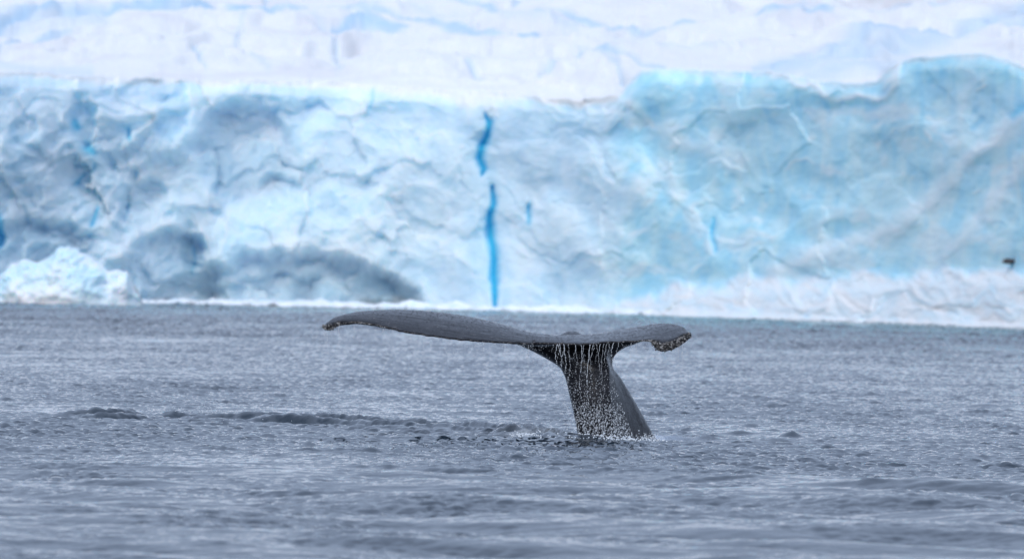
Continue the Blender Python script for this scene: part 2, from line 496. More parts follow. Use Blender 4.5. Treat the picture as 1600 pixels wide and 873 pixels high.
    back = 1.15 * (np.logaddexp(0, far_v / 7) * 7) - 1.15 * (np.logaddexp(0, (116 - brink[None]) / 7) * 7) * np.exp(-dd / 16) + .22 * dd
    # the bluff on the left and the swell behind the overhanging cap stand up more steeply
    Ytop0 = Yf[-1][None] * np.exp(-dd / 14) + base[None] * (1 - np.exp(-dd / 14))
    Yt = Ytop0 + back
    Xt, Zt = at(Ut, Vt, Yt)
    wut = Ut + 30 * fbm(Ut / 130, Vt / 34, 3, 201); wvt = Vt + 7 * fbm(Ut / 130, Vt / 34, 3, 202)
    amp = sstep(0, 30, dd)
    dz = amp * (1.5 * fbm(wut / 380 + wvt / 90, wvt / 24, 4, 210) + .6 * ridged(wut / 120, wvt / 15, 4, 214) + .05 * fbm(Ut / 18, Vt / 7, 3, 220))
    ln = np.zeros_like(Ut)
    def crack(pts, w, dep, b=.8):
        nonlocal dz, ln
        d, p = seg_dist(Ut + 5 * noise(Ut / 24, Vt / 9, 60), Vt + 2.2 * noise(Ut / 30, Vt / 12, 61), pts)
        gap = .72 + .28 * sstep(-.45, .25, noise(Ut / 42, Vt / 30, int(abs(pts[0][0])) + 3))
        k = np.exp(-(d / w) ** 2) * gap
        if abs(pts[-1][0] - pts[0][0]) > 90:      # a scarp facing the sea
            pu, pv = zip(*sorted(pts)); lv = np.interp(Ut, pu, pv) + 3 * noise(Ut / 30, Ut * 0, 61); ab = lv - Vt
            dz += dep * .55 * gap * sstep(-1.5, 1.5, ab) * np.exp(-np.clip(ab, 0, None) / 16) * sstep(pu[0] - 5, pu[0] + 40, Ut) * sstep(pu[-1] + 5, pu[-1] - 40, Ut)
        else: dz -= dep * .5 * k; k = k * .6
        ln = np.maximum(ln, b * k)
    crack0 = crack
    def crack(pts, w, dep, b=.8): crack0(pts, w * 1.0, dep * 1.5, min(1, b * 1.5))
    crack([(-60, 52), (20, 38), (60, 28), (180, 27), (300, 25), (400, 20), (480, 22)], 3.2, .5, .9)
    crack([(416, 0), (419, 28)], 3.5, .3, .9)
    crack([(500, 18), (620, 25), (680, 48), (760, 62), (900, 68), (1060, 66), (1200, 70)], 2.4, .4, .8)
    crack([(700, 8), (830, 32), (960, 42), (1080, 48), (1300, 36)], 2.2, .35, .6)
    crack([(800, 14), (840, 0)], 3, .4, .8)
    crack([(150, 62), (180, 58), (212, 72)], 2.4, .3, .8)
    crack([(305, 92), (322, 108)], 3, .3, .8)
    crack([(520, 50), (560, 43), (640, 48)], 2.4, .35, .7)
    crack([(512, 55), (525, 80), (535, 105)], 3, .4, .5)
    crack([(728, 108), (770, 122)], 2.4, .3, .6)
    crack([(818, 130), (840, 114), (878, 103)], 2.6, .4, .6)
    crack([(905, 99), (940, 101), (966, 112), (979, 132)], 3.6, .4, .75)
    crack([(920, 98), (990, 102), (1040, 106)], 2.2, .3, .6)
    crack([(1180, 110), (1260, 100), (1400, 72), (1500, 48), (1620, 24)], 7.0, .25, .5)
    crack([(1250, 112), (1330, 102), (1420, 84)], 5.0, .15, .4)
    crack([(0, 84), (40, 62), (110, 52)], 3.0, .4, .5)
    crack([(380, 60), (365, 82), (385, 96)], 3.0, .35, .35)
    crack([(1250, 14), (1380, 20), (1500, 6)], 3, .4, .35)
    Zt = Zt + dz
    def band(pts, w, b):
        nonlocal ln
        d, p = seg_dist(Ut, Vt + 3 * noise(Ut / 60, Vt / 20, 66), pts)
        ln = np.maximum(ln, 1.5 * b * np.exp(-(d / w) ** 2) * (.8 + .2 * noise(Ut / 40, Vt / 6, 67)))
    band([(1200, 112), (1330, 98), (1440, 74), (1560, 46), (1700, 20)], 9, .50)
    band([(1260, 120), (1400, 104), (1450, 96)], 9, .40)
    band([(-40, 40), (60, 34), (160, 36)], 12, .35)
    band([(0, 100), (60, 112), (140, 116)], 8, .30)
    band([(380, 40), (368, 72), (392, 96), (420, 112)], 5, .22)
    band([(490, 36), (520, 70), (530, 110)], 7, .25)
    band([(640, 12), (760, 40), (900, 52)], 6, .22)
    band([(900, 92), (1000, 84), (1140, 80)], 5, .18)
    dz = dz + .7 * np.exp(-((Ut - 905) / 55) ** 2 - ((Vt - 128) / 20) ** 2)
    mauve_t = .55 * sstep(0.05, .5, fbm(Ut / 190, Vt / 16, 4, 240)) * np.interp(Ut, [0, 100, 500, 700, 1000, 1300, 1600], [.9, .8, .8, .4, .2, .9, .9])
    mauve_t = np.maximum(mauve_t, .8 * sstep(34, 8, Vt) * sstep(1080, 1180, Ut) * sstep(1560, 1480, Ut) * sstep(-.3, .3, fbm(Ut / 60, Vt / 10, 3, 241)))
    z1 = np.zeros_like(Ut)
    # far ground rising behind
    def cat(a, b): return np.concatenate([a, b], 0)
    Xa, Ya, Za = cat(X, Xt), cat(Yf, Yt), cat(Z, Zt)
    attrs = dict(cyan=cat(np.clip(cyan, 0, 1), z1 + .1), greyblue=cat(np.clip(greyblue, 0, .8), z1), rock=cat(rock, z1), deep=cat(np.clip(deep, 0, 1), z1),
                 snow=cat(np.clip(snow, 0, 1), z1 + 1), pale=cat(np.clip(pale, 0, 1), z1), mauve=cat(mauve, mauve_t), line=cat(line, ln))
    # close the block behind
    me = grid_mesh('glacier', Xa, Ya, Za, attrs)
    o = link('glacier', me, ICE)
    tag(o, 'long blue and white glacier front with snow field above, behind the whale tail', 'glacier')
    return U, V, Yf

GBASE = glacier()

def lump(name, loc, size, mat, seed, sub=5, rough=.35, freq=1.6, parent=None, flat=0.0):
    """a boulder of ice or rock with chipped faces"""
    bm = bmesh.new(); bmesh.ops.create_icosphere(bm, subdivisions=sub, radius=1)
    co = np.array([v.co[:] for v in bm.verts])
    a = co * freq + seed * 3.7
    d = ridged(a[:, 0] + a[:, 2] * .6, a[:, 1] - a[:, 2] * .8, 5, seed) * rough
    f1, _, idv = worley(a[:, 0] * 1.5 + a[:, 2] * .5, a[:, 2] * 1.5 + a[:, 1] * .7, seed)
    d += rough * (.7 * idv - .35 + .4 * f1)
    co = co * (1 + d)[:, None]
    for v, c in zip(bm.verts, co): v.co = (c[0] * size[0], c[1] * size[1], c[2] * size[2])
    me = bpy.data.meshes.new(name); bm.to_mesh(me); bm.free()
    for p in me.polygons: p.use_smooth = True
    o = link(name, me, mat, parent); o.location = loc
    return o

# ---- white iceberg grounded on the left, in front of the cliff
def iceberg():
    outline_u = [-60, -30, 0, 20, 38, 60, 78, 92, 105, 122, 138, 148, 156, 170, 186, 200, 206, 214, 221, 223]
    outline_v = [430, 424, 430, 412, 404, 408, 400, 388, 385, 390, 400, 404, 412, 424, 421, 424, 440, 452, 464, 482]
    Y0 = 455.0
    nu, nv = 240, 110
    us = np.linspace(-60, 223, nu); top = np.interp(us, outline_u, outline_v)
    top = top + 2.5 * noise(us / 11, us * 0, 3) + 1.2 * noise(us / 5, us * 0, 4)
    bot = 482.0
    # closed shell: front from the keel up to the crest, then down the back
    t = np.linspace(0, 1, nv)[:, None]
    front = t * 2
    U = np.repeat(us[None], nv, 0)
    h = np.where(t < .5, (t * 2), (2 - t * 2))
    h = np.sin(h * np.pi / 2) ** .9
    V = bot + (top[None] - bot) * h
    th = 4.2 * np.sin(np.clip((U + 60) / 283, 0, 1) * np.pi) ** .5 + .3
    side = np.cos(t * np.pi)
    Y = Y0 - th * side
    Y -= .9 * fbm(U / 38 + (t > .5) * 5, V / 30, 4, 5) * np.sin(t * np.pi) ** .5 + .5 * ridged(U / 22, V / 18, 4, 8) * np.sin(t * np.pi)
    X, Z = at(U, V, np.full_like(U, Y0))
    me = grid_mesh('iceberg', X, Y, Z)
    tag(link('iceberg', me, BERG), 'low lumpy white iceberg floating before the cliff at the far left', 'iceberg')
iceberg()

# ---- brash ice strewn along the foot of the cliff
def brash():
    bm = bmesh.new()
    for i in range(2200):
        u = random.uniform(-250, 1850)
        Y0 = ground(u, waterline(np.array(u)))[1]
        off = abs(random.gauss(0, 1.6))
        Y = Y0 - 2.6 - off
        x, _ = at(u, 480, Y)
        s = random.choice([1, 1, 1, 1.8]) * random.uniform(.08, .42) * (1.0 if u > 220 else .6)
        mat_ = bmesh.ops.create_icosphere(bm, subdivisions=1, radius=1)
        ax = random.uniform(.8, 2.4); az = random.uniform(.25, .6); rz = random.uniform(0, 6.28)
        for v in mat_['verts']:
            c = v.co * (1 + random.uniform(-.25, .25))
            px, py = c.x * ax, c.y
            v.co = (float(x) + s * (px * math.cos(rz) - py * math.sin(rz)), Y + s * (px * math.sin(rz) + py * math.cos(rz)), s * (c.z * az + .1))
    me = bpy.data.meshes.new('brash_ice'); bm.to_mesh(me); bm.free()
    tag(link('brash_ice', me, BRASH), 'line of crushed white floating ice along the foot of the glacier', 'brash ice', kind='stuff')
brash()

def chunk(u, v_top, w_px, label, seed, mat=BRASH, name='ice_chunk', front=4.5, group='ice chunks along the cliff foot', cat='ice chunk'):
    Y = ground(u, float(waterline(np.array(u))))[1] - front
    k = Y / F
    h = max((float(waterline(np.array(u))) - v_top) * k, .1)
    x, _ = at(u, 480, Y)
    o = lump(name, (float(x), Y, -.15 * h), (w_px * k * .5, w_px * k * .4, h * .95), mat, seed, 4, .22)
    tag(o, label, cat, group)
    return o
chunk(552, 470, 58, 'rounded white ice chunk afloat before the dark arch at the cliff foot', 3)
chunk(492, 474, 30, 'flat pale ice chunk at the cliff foot, left of the rounded white one', 5)
chunk(905, 483, 40, 'white ice chunk at the cliff foot directly above the whale fluke root', 8)
chunk(1228, 496, 34, 'small dark dirty ice chunk on the waterline right of the whale', 9, ROCK, 'dirty_ice_chunk', group=None)
_c = int(np.argmin(np.abs(GBASE[0][0] - 1578))); Yr = float(GBASE[2][int(np.argmin(np.abs(GBASE[1][:, _c] - 410))), _c]) - .05
xr, zr = at(1578, 408, Yr)
tag(lump('rock', (float(xr), Yr, float(zr)), (.28, .25, .10), ROCK, 12, 4, .45), 'small dark rock stuck in the white ice rubble at the far right', 'rock')

# ------------------------------------------------------------------ sea
def fft_tile(N, L, lam_min, lam_max, slope, wind, spread, seed, power=4.0):
    r = np.random.default_rng(seed)
    k1 = np.fft.fftfreq(N, L / N) * 2 * np.pi
    kx, ky = np.meshgrid(k1, k1, indexing='ij'); k = np.hypot(kx, ky); k[0, 0] = 1
    ang = np.arctan2(ky, kx)
    dirw = np.abs(np.cos(ang - wind)) ** spread + .12
    E = k ** (-power) * dirw
    E *= np.exp(-(2 * np.pi / lam_max / k) ** 4) * np.exp(-(k * lam_min / (2 * np.pi)) ** 2)
    E[0, 0] = 0
    spec = np.sqrt(E) * (r.normal(size=(N, N)) + 1j * r.normal(size=(N, N)))
    h = np.fft.ifft2(spec).real
    spec = np.fft.fft2(h)
    sx = np.fft.ifft2(1j * kx * spec).real; sy = np.fft.ifft2(1j * ky * spec).real
    sc = slope / math.sqrt((sx ** 2 + sy ** 2).mean())
    Dx = np.fft.ifft2(-1j * kx / k * spec).real; Dy = np.fft.ifft2(-1j * ky / k * spec).real
    return h * sc, Dx * sc, Dy * sc, N, L

def sample(tile, x, y, rot, which=(0, 1, 2)):
    N, L = tile[3], tile[4]; c, s = math.cos(rot), math.sin(rot)
    a = (x * c + y * s) / L * N; b = (-x * s + y * c) / L * N
    i = np.floor(a).astype(np.int64); j = np.floor(b).astype(np.int64); fa = (a - i).astype(np.float32); fb = (b - j).astype(np.float32)
    i0 = i % N; j0 = j % N; i1 = (i + 1) % N; j1 = (j + 1) % N
    out = []
    for w in which:
        T = tile[w].astype(np.float32)
        out.append(T[i0, j0] * (1 - fa) * (1 - fb) + T[i1, j0] * fa * (1 - fb) + T[i0, j1] * (1 - fa) * fb + T[i1, j1] * fa * fb)
    h, dx, dy = out
    return h, dx * c - dy * s, dx * s + dy * c

WHALE_BASE = ground(958, 684)

def sea():
    NC, NR = 1250, 3000
    ys = 54 * (520 / 54) ** (np.linspace(0, 1, NR))
    half = 0.0725 + .016
    t = np.linspace(-1, 1, NC)
    X = (ys[:, None] * half * t[None]).astype(np.float64); Y = np.repeat(ys[:, None], NC, 1)
    big = fft_tile(1024, 61.0, .5, 6.0, .040, R(70), 2.0, 3)
    mid = fft_tile(1024, 23.0, .08, .50, .125, R(100), 1.2, 4)
    fin = fft_tile(1024, 9.7, .05, .25, .27, R(60), .6, 5)
    Z = np.zeros_like(X); DX = np.zeros_like(X); DY = np.zeros_like(X)
    gust = np.clip(.95 + .75 * fbm(X / 6, Y / 22, 4, 300), .3, 1.8) * np.exp(.45 * noise(X / .9, Y / 2.7, 301)) * (1 + 1.6 * sstep(200, 330, Y))
    # oily-smooth swirls nearer than the whale
    smooth = sstep(96, 86, Y) * (.35 + .65 * sstep(-.15, .25, fbm(X / 2.6 + .12 * Y, Y / 3.5, 4, 310)))
    for tl, rot, am, lim in ((big, 0.0, .8 + .8 * sstep(190, 280, Y) + 1.1 * sstep(95, 82, Y), 1e9), (mid, .5, 1.15 * gust * (1 - .5 * smooth), 420), (fin, 1.1, 1.1 * gust * (1 - .85 * smooth), 200)):
        h, dx, dy = sample(tl, X, Y, rot)
        Z += am * h; DX += am * dx; DY += am * dy
    foam = np.zeros_like(X)
    # turbulent wake trailing to the left of the tail
    pts = [ground(u, v) for u, v in [(-60, 652), (60, 655), (180, 657), (330, 658), (520, 664), (700, 672), (800, 680), (860, 686), (905, 690)]]
    sel = (Y > 88) & (Y < 150)
    xs, yy = X[sel], Y[sel]
    d, p = seg_dist(xs, yy, pts)
    env = np.exp(-(d / 1.7) ** 2)
    churn = ridged(xs / .45 + .35 * yy, yy / 1.1, 3, 340, .5)
    order = np.argsort([q[0] for q in pts]); px_ = np.array([q[0] for q in pts])[order]; py_ = np.array([q[1] for q in pts])[order]
    off = yy - np.interp(xs, px_, py_)
    ends = sstep(px_[0] - 1.0, px_[0] + 2.0, xs) * sstep(px_[-1] + .5, px_[-1] - .4, xs)
    grow = np.interp(p, [0, .08, .2, .35, .55, .8, .95, 1], [.5, .65, .9, 1.3, 1.3, 1.15, .7, .5])
    for q, (o0, hh) in enumerate([(.2, .110), (1.3, .06), (-.9, .075), (-1.9, .045), (-3.0, .03)]):
        t = off - o0 - .55 * fbm(xs / 1.9, xs * 0 + q, 3, 350 + q)
        H = hh * (.66 + .75 * fbm(xs / 1.5 + .12 * yy, xs * 0 + q + .3, 2, 360 + q) + .06 * noise(xs / .5 + yy / .7, yy / 1.2, 366 + q))
        Z[sel] += np.clip(H, .0, 1) * grow * ends * np.exp(-(np.where(t < 0, t / .17, t / .8)) ** 2)
    Z[sel] += np.exp(-(off / 2.0) ** 2) * ends * grow * (.022 * churn +   .008 * fbm(xs / .16 + yy / .5, yy / .4, 2, 370))
    foam[sel] += .05 * env * sstep(.45, .8, churn)
    # single waves: u, v, half width m, height m, half depth m
    for u, v, w, h, dp in [(325, 652, .32, .07, .5), (270, 654, .22, .045, .4), (505, 658, .45, .05, .5), (798, 682, .24, .12, .35), (812, 684, .14, .07, .5), (770, 684, .25, .03, .6),
                           (1238, 685, .17, .10, .5), (1215, 688, .22, .04, .6), (1170, 745, .16, .04, .5),
                           (165, 756, .55, .06, .7), (640, 752, .4, .03, 1.0), (735, 722, .25, .035, .6),
                           (1300, 706, .3, .035, .6), (1100, 686, .12, .03, .4), (860, 688, .3, .025, .6), (1540, 635, .3, .05, .8), (1310, 620, .4, .04, 1.0),
                           (960, 684, .28, .07, .35), (930, 690, .3, .04, .4), (1010, 690, .18, .03, .4)]:
        gx, gy = ground(u, v)
        s = (np.abs(X - gx) < 5 * w) & (np.abs(Y - gy) < 4 * dp)
        xx, y2 = X[s] - gx, Y[s] - gy
        jag = 1 + .16 * fbm(X[s] / .12, Y[s] / .4, 3, int(u))
        Z[s] += h * np.exp(-(np.abs(xx) / w) ** 1.6 - (np.where(y2 < 0, y2 * 2.6, y2) / dp) ** 2) * jag
    # scattered steep wavelets turned towards the viewer
    rr = np.random.default_rng(5)
    for i in range(1500):
        gy = 62 * (230 / 62) ** rr.random(); gx = rr.uniform(-1, 1) * half * gy
        if gy < 84 and rr.random() < .7: continue
        if fbm(np.array(gx / 3.0), np.array(gy / 9.0), 2, 360) < rr.uniform(-.5, .6): continue
        w = .05 + .17 * rr.random() ** 2.5; h = (w ** .8) * rr.uniform(.05, .12) * (1 if gy > 84 else .6); dp = w * rr.uniform(.9, 1.5)
        j0, j1 = np.searchsorted(ys, [gy - 3 * dp, gy + 3 * dp])
        if j1 <= j0: continue
        c0 = int(((gx - 3.5 * w) / (half * gy) + 1) / 2 * NC); c1 = int(((gx + 3.5 * w) / (half * gy) + 1) / 2 * NC) + 2
        c0, c1 = max(c0, 0), min(c1, NC)
        xx = X[j0:j1, c0:c1] - gx; y2 = Y[j0:j1, c0:c1] - gy + .3 * xx * rr.uniform(-1, 1)
        Z[j0:j1, c0:c1] += h * np.exp(-(np.abs(xx) / w) ** 1.5 - (np.where(y2 < 0, y2 * 4.0, y2) / dp) ** 2)
    for (ua, ub, va, vb, n) in [(1180, 1600, 612, 650, 70), (1030, 1250, 600, 700, 26), (560, 880, 585, 640, 26), (0, 480, 590, 640, 30), (1150, 1600, 690, 735, 34), (560, 1000, 700, 735, 24)]:
        for i in range(n):
            gx, gy = ground(rr.uniform(ua, ub), rr.uniform(va, vb))
            w = rr.uniform(.07, .22); h = .010 + .11 * w * rr.uniform(.6, 1.2); dp = w * rr.uniform(.9, 1.5)
            sel = (np.abs(ys - gy) < 3 * dp); j0 = int(np.argmax(sel)); j1 = j0 + int(sel.sum())
            xx = X[j0:j1] - gx; y2 = Y[j0:j1] - gy + .25 * xx
            Z[j0:j1] += h * np.exp(-(np.abs(xx) / w) ** 1.4 - (np.where(y2 < 0, y2 * 4.0, y2) / dp) ** 2)
    # foam where the tail cuts the surface
    gx, gy = WHALE_BASE
    r = np.hypot((X - gx) / .75, (Y - gy) / 1.6)
    foam += 1.5 * np.exp(-r ** 2 * 1.2)
    g2 = ground(795, 684); foam += .5 * np.exp(-((X - g2[0] - .14) / .16) ** 2 - ((Y - g2[1] + .2) / .35) ** 2)
    me = grid_mesh('sea', X + 1.1 * DX, Y + 1.1 * DY, Z, dict(foam=np.clip(foam, 0, 1)))
    o = link('sea', me, WATER); tag(o, 'blue grey rippled sea in front of the glacier', 'water', kind='structure')
    # the rest of the water around the modelled stretch, a frame without overlap
    bm = bmesh.new()
    def quad(a, b, c, d):
        bm.faces.new([bm.verts.new((*p, 0.0)) for p in (a, b, c, d)])
    xn, xf = 54 * half * .985, 520 * half * .985
    for s in (-1, 1):
        q = [(s * xn, 54.3), (s * xf, 515), (s * 900, 515), (s * 900, 54.3)]
        quad(*(q if s < 0 else q[::-1]))
        q = [(s * xn, 54.3), (s * 900, 54.3), (s * 900, -200), (s * xn, -200)]
        quad(*(q if s < 0 else q[::-1]))
    quad((-xn, -200), (xn, -200), (xn, 54.3), (-xn, 54.3))
    bmesh.ops.recalc_face_normals(bm, faces=bm.faces)
    me = bpy.data.meshes.new('open_sea'); bm.to_mesh(me); bm.free()
    o = link('open_sea', me, WATER); tag(o, 'open water around the rippled stretch', 'water', kind='structure')
sea()

# ------------------------------------------------------------------ whale
ST = [  # u, trailing v, top v, trailing Y, leading Y, half thickness m, depth of the crusted rim in px
    (505.5, 512, 510, 105.16, 105.22, .010, 2), (509, 515.5, 505.5, 105.12, 105.26, .022, 5), (518, 515, 498, 105.06, 105.36, .034, 6), (528, 509.5, 493.5, 105.02, 105.46, .040, 4),
    (554, 506, 487.5, 104.98, 105.66, .050, 2), (584, 509.5, 484.5, 104.93, 105.82, .058, 1), (614, 516, 483.5, 104.90, 105.94, .062, 0),
    (644, 522, 484, 104.88, 106.02, .066, 0), (688, 528.5, 487.5, 104.88, 106.10, .070, 0), (733, 533, 494, 104.92, 106.18, .074, 0),
    (778, 536, 504.5, 104.98, 106.26, .080, 0), (812, 537.8, 514, 105.05, 106.32, .088, 0), (833, 538.5, 519.5, 105.10, 106.35, .094, 0),
    (857, 538.2, 523, 105.10, 106.36, .10, 0), (893, 538.5, 523, 105.05, 106.36, .10, 0), (920, 538.5, 521.5, 105.02, 106.34, .096, 0),
    (947, 536.5, 518.5, 104.98, 106.28, .086, 0), (970, 535.5, 514.5, 104.95, 106.20, .076, 0), (1000, 534, 509.5, 104.92, 106.04, .066, .0),
    (1014, 534, 507, 104.90, 105.94, .060, 1), (1021, 539, 506, 104.86, 105.88, .058, 6), (1027, 547, 505.2, 104.82, 105.82, .056, 12),
    (1036, 549, 505, 104.78, 105.72, .054, 12), (1048, 547, 505.5, 104.76, 105.58, .050, 12), (1058, 543, 507, 104.78, 105.44, .046, 12), (1067, 537, 510.5, 104.82, 105.30, .038, 11),
    (1074, 531, 516, 104.90, 105.18, .028, 8), (1078.5, 525, 521, 104.98, 105.09, .014, 2)]

def catmull(A, n):
    A = np.array(A, float); m = len(A)
    t = np.linspace(0, m - 1, n); i = np.clip(t.astype(int), 0, m - 2); f = (t - i)[:, None]
    g = lambda j: A[np.clip(j, 0, m - 1)]
    p0, p1, p2, p3 = g(i - 1), g(i), g(i + 1), g(i + 2)
    return .5 * ((2 * p1) + (-p0 + p2) * f + (2 * p0 - 5 * p1 + 4 * p2 - p3) * f ** 2 + (-p0 + 3 * p1 - 3 * p2 + p3) * f ** 3)

def closed_catmull(A, n):
    A = np.array(A, float); m = len(A)
    t = np.linspace(0, m, n, endpoint=False); i = t.astype(int); f = (t - i)[:, None]
    g = lambda j: A[j % m]
    p0, p1, p2, p3 = g(i - 1), g(i), g(i + 1), g(i + 2)
    return .5 * ((2 * p1) + (-p0 + p2) * f + (2 * p0 - 5 * p1 + 4 * p2 - p3) * f ** 2 + (-p0 + 3 * p1 - 3 * p2 + p3) * f ** 3)

def loft(bm, rings):
    vs = [[bm.verts.new(p) for p in r] for r in rings]
    for a, b in zip(vs, vs[1:]):
        for i in range(len(a)):
            bm.faces.new((a[i], a[(i + 1) % len(a)], b[(i + 1) % len(b)], b[i]))
    bm.faces.new(vs[0][::-1]); bm.faces.new(vs[-1])

EDGE = []     # trailing edge points for drips and barnacles
def fluke_rings():
    S = catmull(ST, 300)
    rings = []
    for k, (u, vt, vl, yt, yl, th, dr) in enumerate(S):
        u_ = np.array(u)
        rag = float((.012 * noise(np.array(u / 3.1), np.array(.5), 3) + .016 * noise(np.array(u / 8.7), np.array(.5), 4)) * sstep(505, 540, u))
        notch = .09 * max(0, 1 - abs(u - 834) / 4)
        rim = max(dr, 0) * 105 / F
        xt, zt = at(u_, vt, yt); xl, zl = at(u_, vl, yl)
        zb = float(zt) + .010; zt = zb + rim; zl = float(zl) - th * .85; flat = 1 - .75 * float(sstep(850, 930, u))
        xt = float(xt); xl = float(xl)
        for it in range(4):
            up, dn = [], []
            n = 16
            for j in range(n + 1):
                q = (1 - math.cos(math.pi * j / n)) / 2           # 0 trailing, 1 leading
                edge_k = math.exp(-(q / .05) ** 2)
                prof = 2.0 * math.sqrt(max(1 - q, 0)) * q ** .75
                h = th * (.45 + .55 * flat) * min(prof, 1.1) + .009 * (1 - q) ** 2
                cx = xt + (xl - xt) * q
                cy = yt + (yl - yt) * q + (rag + notch) * edge_k
                cz = zt + (zl - zt) * q + .045 * flat * math.sin(math.pi * q) * min(1, (yl - yt)) + rag * .5 * edge_k
                lip = rim * math.exp(-(q / .30) ** 2)
                up.append((cx, cy + .25 * rim * edge_k, cz + h)); dn.append((cx, cy, cz - h - lip))
            ex = min(float(at(u_, vl, p[1])[1]) - p[2] for p in up[3:])
            if it < 3: zl += ex * .8
        rings.append(up + dn[::-1][1:-1] + [dn[0]])
        EDGE.append((u, xt, yt, zb, rim))
    return rings

def peduncle_rings():
    #        v   left  crease right  Yl     Yfront  Yr     Yback
    rows = [(527, 770, 930, 1012, 106.02, 105.66, 106.02, 106.38),
            (536, 792, 935, 993, 106.00, 105.58, 106.00, 106.44),
            (541, 808, 938, 979, 105.97, 105.54, 105.98, 106.50),
            (549, 828, 942, 966, 105.92, 105.50, 105.95, 106.56),
            (560, 850, 946, 958, 105.88, 105.46, 105.92, 106.62),
            (574, 873, 950, 958, 105.84, 105.42, 105.95, 106.70),
            (588, 882, 951, 969, 105.80, 105.40, 106.02, 106.76),
            (604, 886.5, 952, 979, 105.78, 105.38, 106.10, 106.82),
            (621, 890.5, 954, 989, 105.76, 105.36, 106.18, 106.90),
            (640, 895, 957, 1000, 105.76, 105.36, 106.26, 107.0),
            (660, 899.5, 960, 1011, 105.76, 105.38, 106.34, 107.1),
            (684, 904, 963, 1024, 105.78, 105.40, 106.44, 107.2),
            (720, 910, 968, 1044, 105.8, 105.44, 106.6, 107.4),
            (790, 925, 980, 1085, 106.0, 105.6, 106.9, 107.8)]
    S = catmull(rows, 90); rings = []
    for v, ul, uc, ur, Yl, Yf, Yr, Yk in S:
        pts = []
        for (u, Y) in ((ul, Yl), (ul + (uc - ul) * .18, Yf + .10), (ul + (uc - ul) * .6, Yf - .01), (uc - 3, Yf + .02), (uc + 3, Yf + .10),
                       (uc + (ur - uc) * .65, Yf + (Yr - Yf) * .62), (ur, Yr), (ur - (ur - ul) * .08, Yr + (Yk - Yr) * .6), (ul + (ur - ul) * .55, Yk),
                       (ul + (ur - ul) * .2, Yk - (Yk - Yl) * .35)):
            x, _ = at(u, v, Y); pts.append((float(x), Y))
        _, z = at(930, v, 105.8)
        rings.append([(p[0], p[1], float(z)) for p in closed_catmull(pts, 64)])
    return rings

def whale():
    root = bpy.data.objects.new('whale', None); col.objects.link(root)
    bx, by = WHALE_BASE
    root.location = (bx, by + .5, 0)
    tag(root, 'dark humpback whale tail with raised flukes streaming water above the sea', 'whale')
    bm = bmesh.new()
    loft(bm, fluke_rings()); loft(bm, peduncle_rings())
    # rise of the back behind the flukes
    r = bmesh.ops.create_uvsphere(bm, u_segments=32, v_segments=20, radius=1)
    hx, hz = at(893, 536, 106.42)
    for v in r['verts']: v.co = (float(hx) + v.co.x * .19, 106.42 + v.co.y * .42, float(hz) + v.co.z * .155)
    bmesh.ops.recalc_face_normals(bm, faces=bm.faces)
    me = bpy.data.meshes.new('tmp'); bm.to_mesh(me); bm.free()
    tmp = bpy.data.objects.new('tmp', me); col.objects.link(tmp)
    md = tmp.modifiers.new('r', 'REMESH'); md.mode = 'VOXEL'; md.voxel_size = .010; md.use_smooth_shade = True
    ms = tmp.modifiers.new('s', 'SMOOTH'); ms.iterations = 3; ms.factor = .5
    dg = bpy.context.evaluated_depsgraph_get()
    me2 = bpy.data.meshes.new_from_object(tmp.evaluated_get(dg))
    bpy.data.objects.remove(tmp)
    for p in me2.polygons: p.use_smooth = True
    me2.name = 'whale_body'
    me2.materials.clear(); me2.transform(__import__('mathutils').Matrix.Translation(-root.location))
    body = link('body', me2, SKIN, root)
    # barnacles
    E = np.array([(e[1], e[2], e[3], e[0], e[4]) for e in EDGE])
    def cluster(name, n, lo, hi, smin, smax, spread, dens=lambda u: 1.0, label=None):
        bm = bmesh.new(); k = 0
        while k < n:
            i = random.randrange(len(E)); u = E[i, 3]
            if not (lo <= u <= hi) or random.random() > dens(u): continue
            k += 1
            s = random.uniform(smin, smax)
            c = Vector((E[i, 0] + random.gauss(0, .008), E[i, 1] - .004 + abs(random.gauss(0, spread)) * .5, E[i, 2] + E[i, 4] * random.random() ** 1.3 + random.gauss(0, spread) * .5))
            c -= root.location
            g = bmesh.ops.create_cone(bm, cap_ends=True, segments=6, radius1=s, radius2=s * .45, depth=s * 1.2)
            q = Euler((R(90) + random.gauss(0, .6), random.gauss(0, .4), random.gauss(0, .5))).to_matrix()
            for v in g['verts']: v.co = q @ (v.co * random.uniform(.75, 1.25)) + c
        m = bpy.data.meshes.new(name); bm.to_mesh(m); bm.free()
        o = link(name, m, BARN, root); o['kind'] = 'stuff'
        if label: o['label'] = label
        return o
    cluster('barnacles', 260, 505, 530, .004, .012, .016, label='pale barnacles on the pointed left fluke tip')
    cluster('barnacles', 700, 1019, 1079, .004, .012, .018, label='thick barnacle crust on the curled right fluke tip')
    cluster('barnacles', 260, 530, 1019, .003, .009, .006, lambda u: .25 + .75 * (u < 600) + .5 * (u > 985), 'thin barnacles along the trailing edge')
    return root
whale()

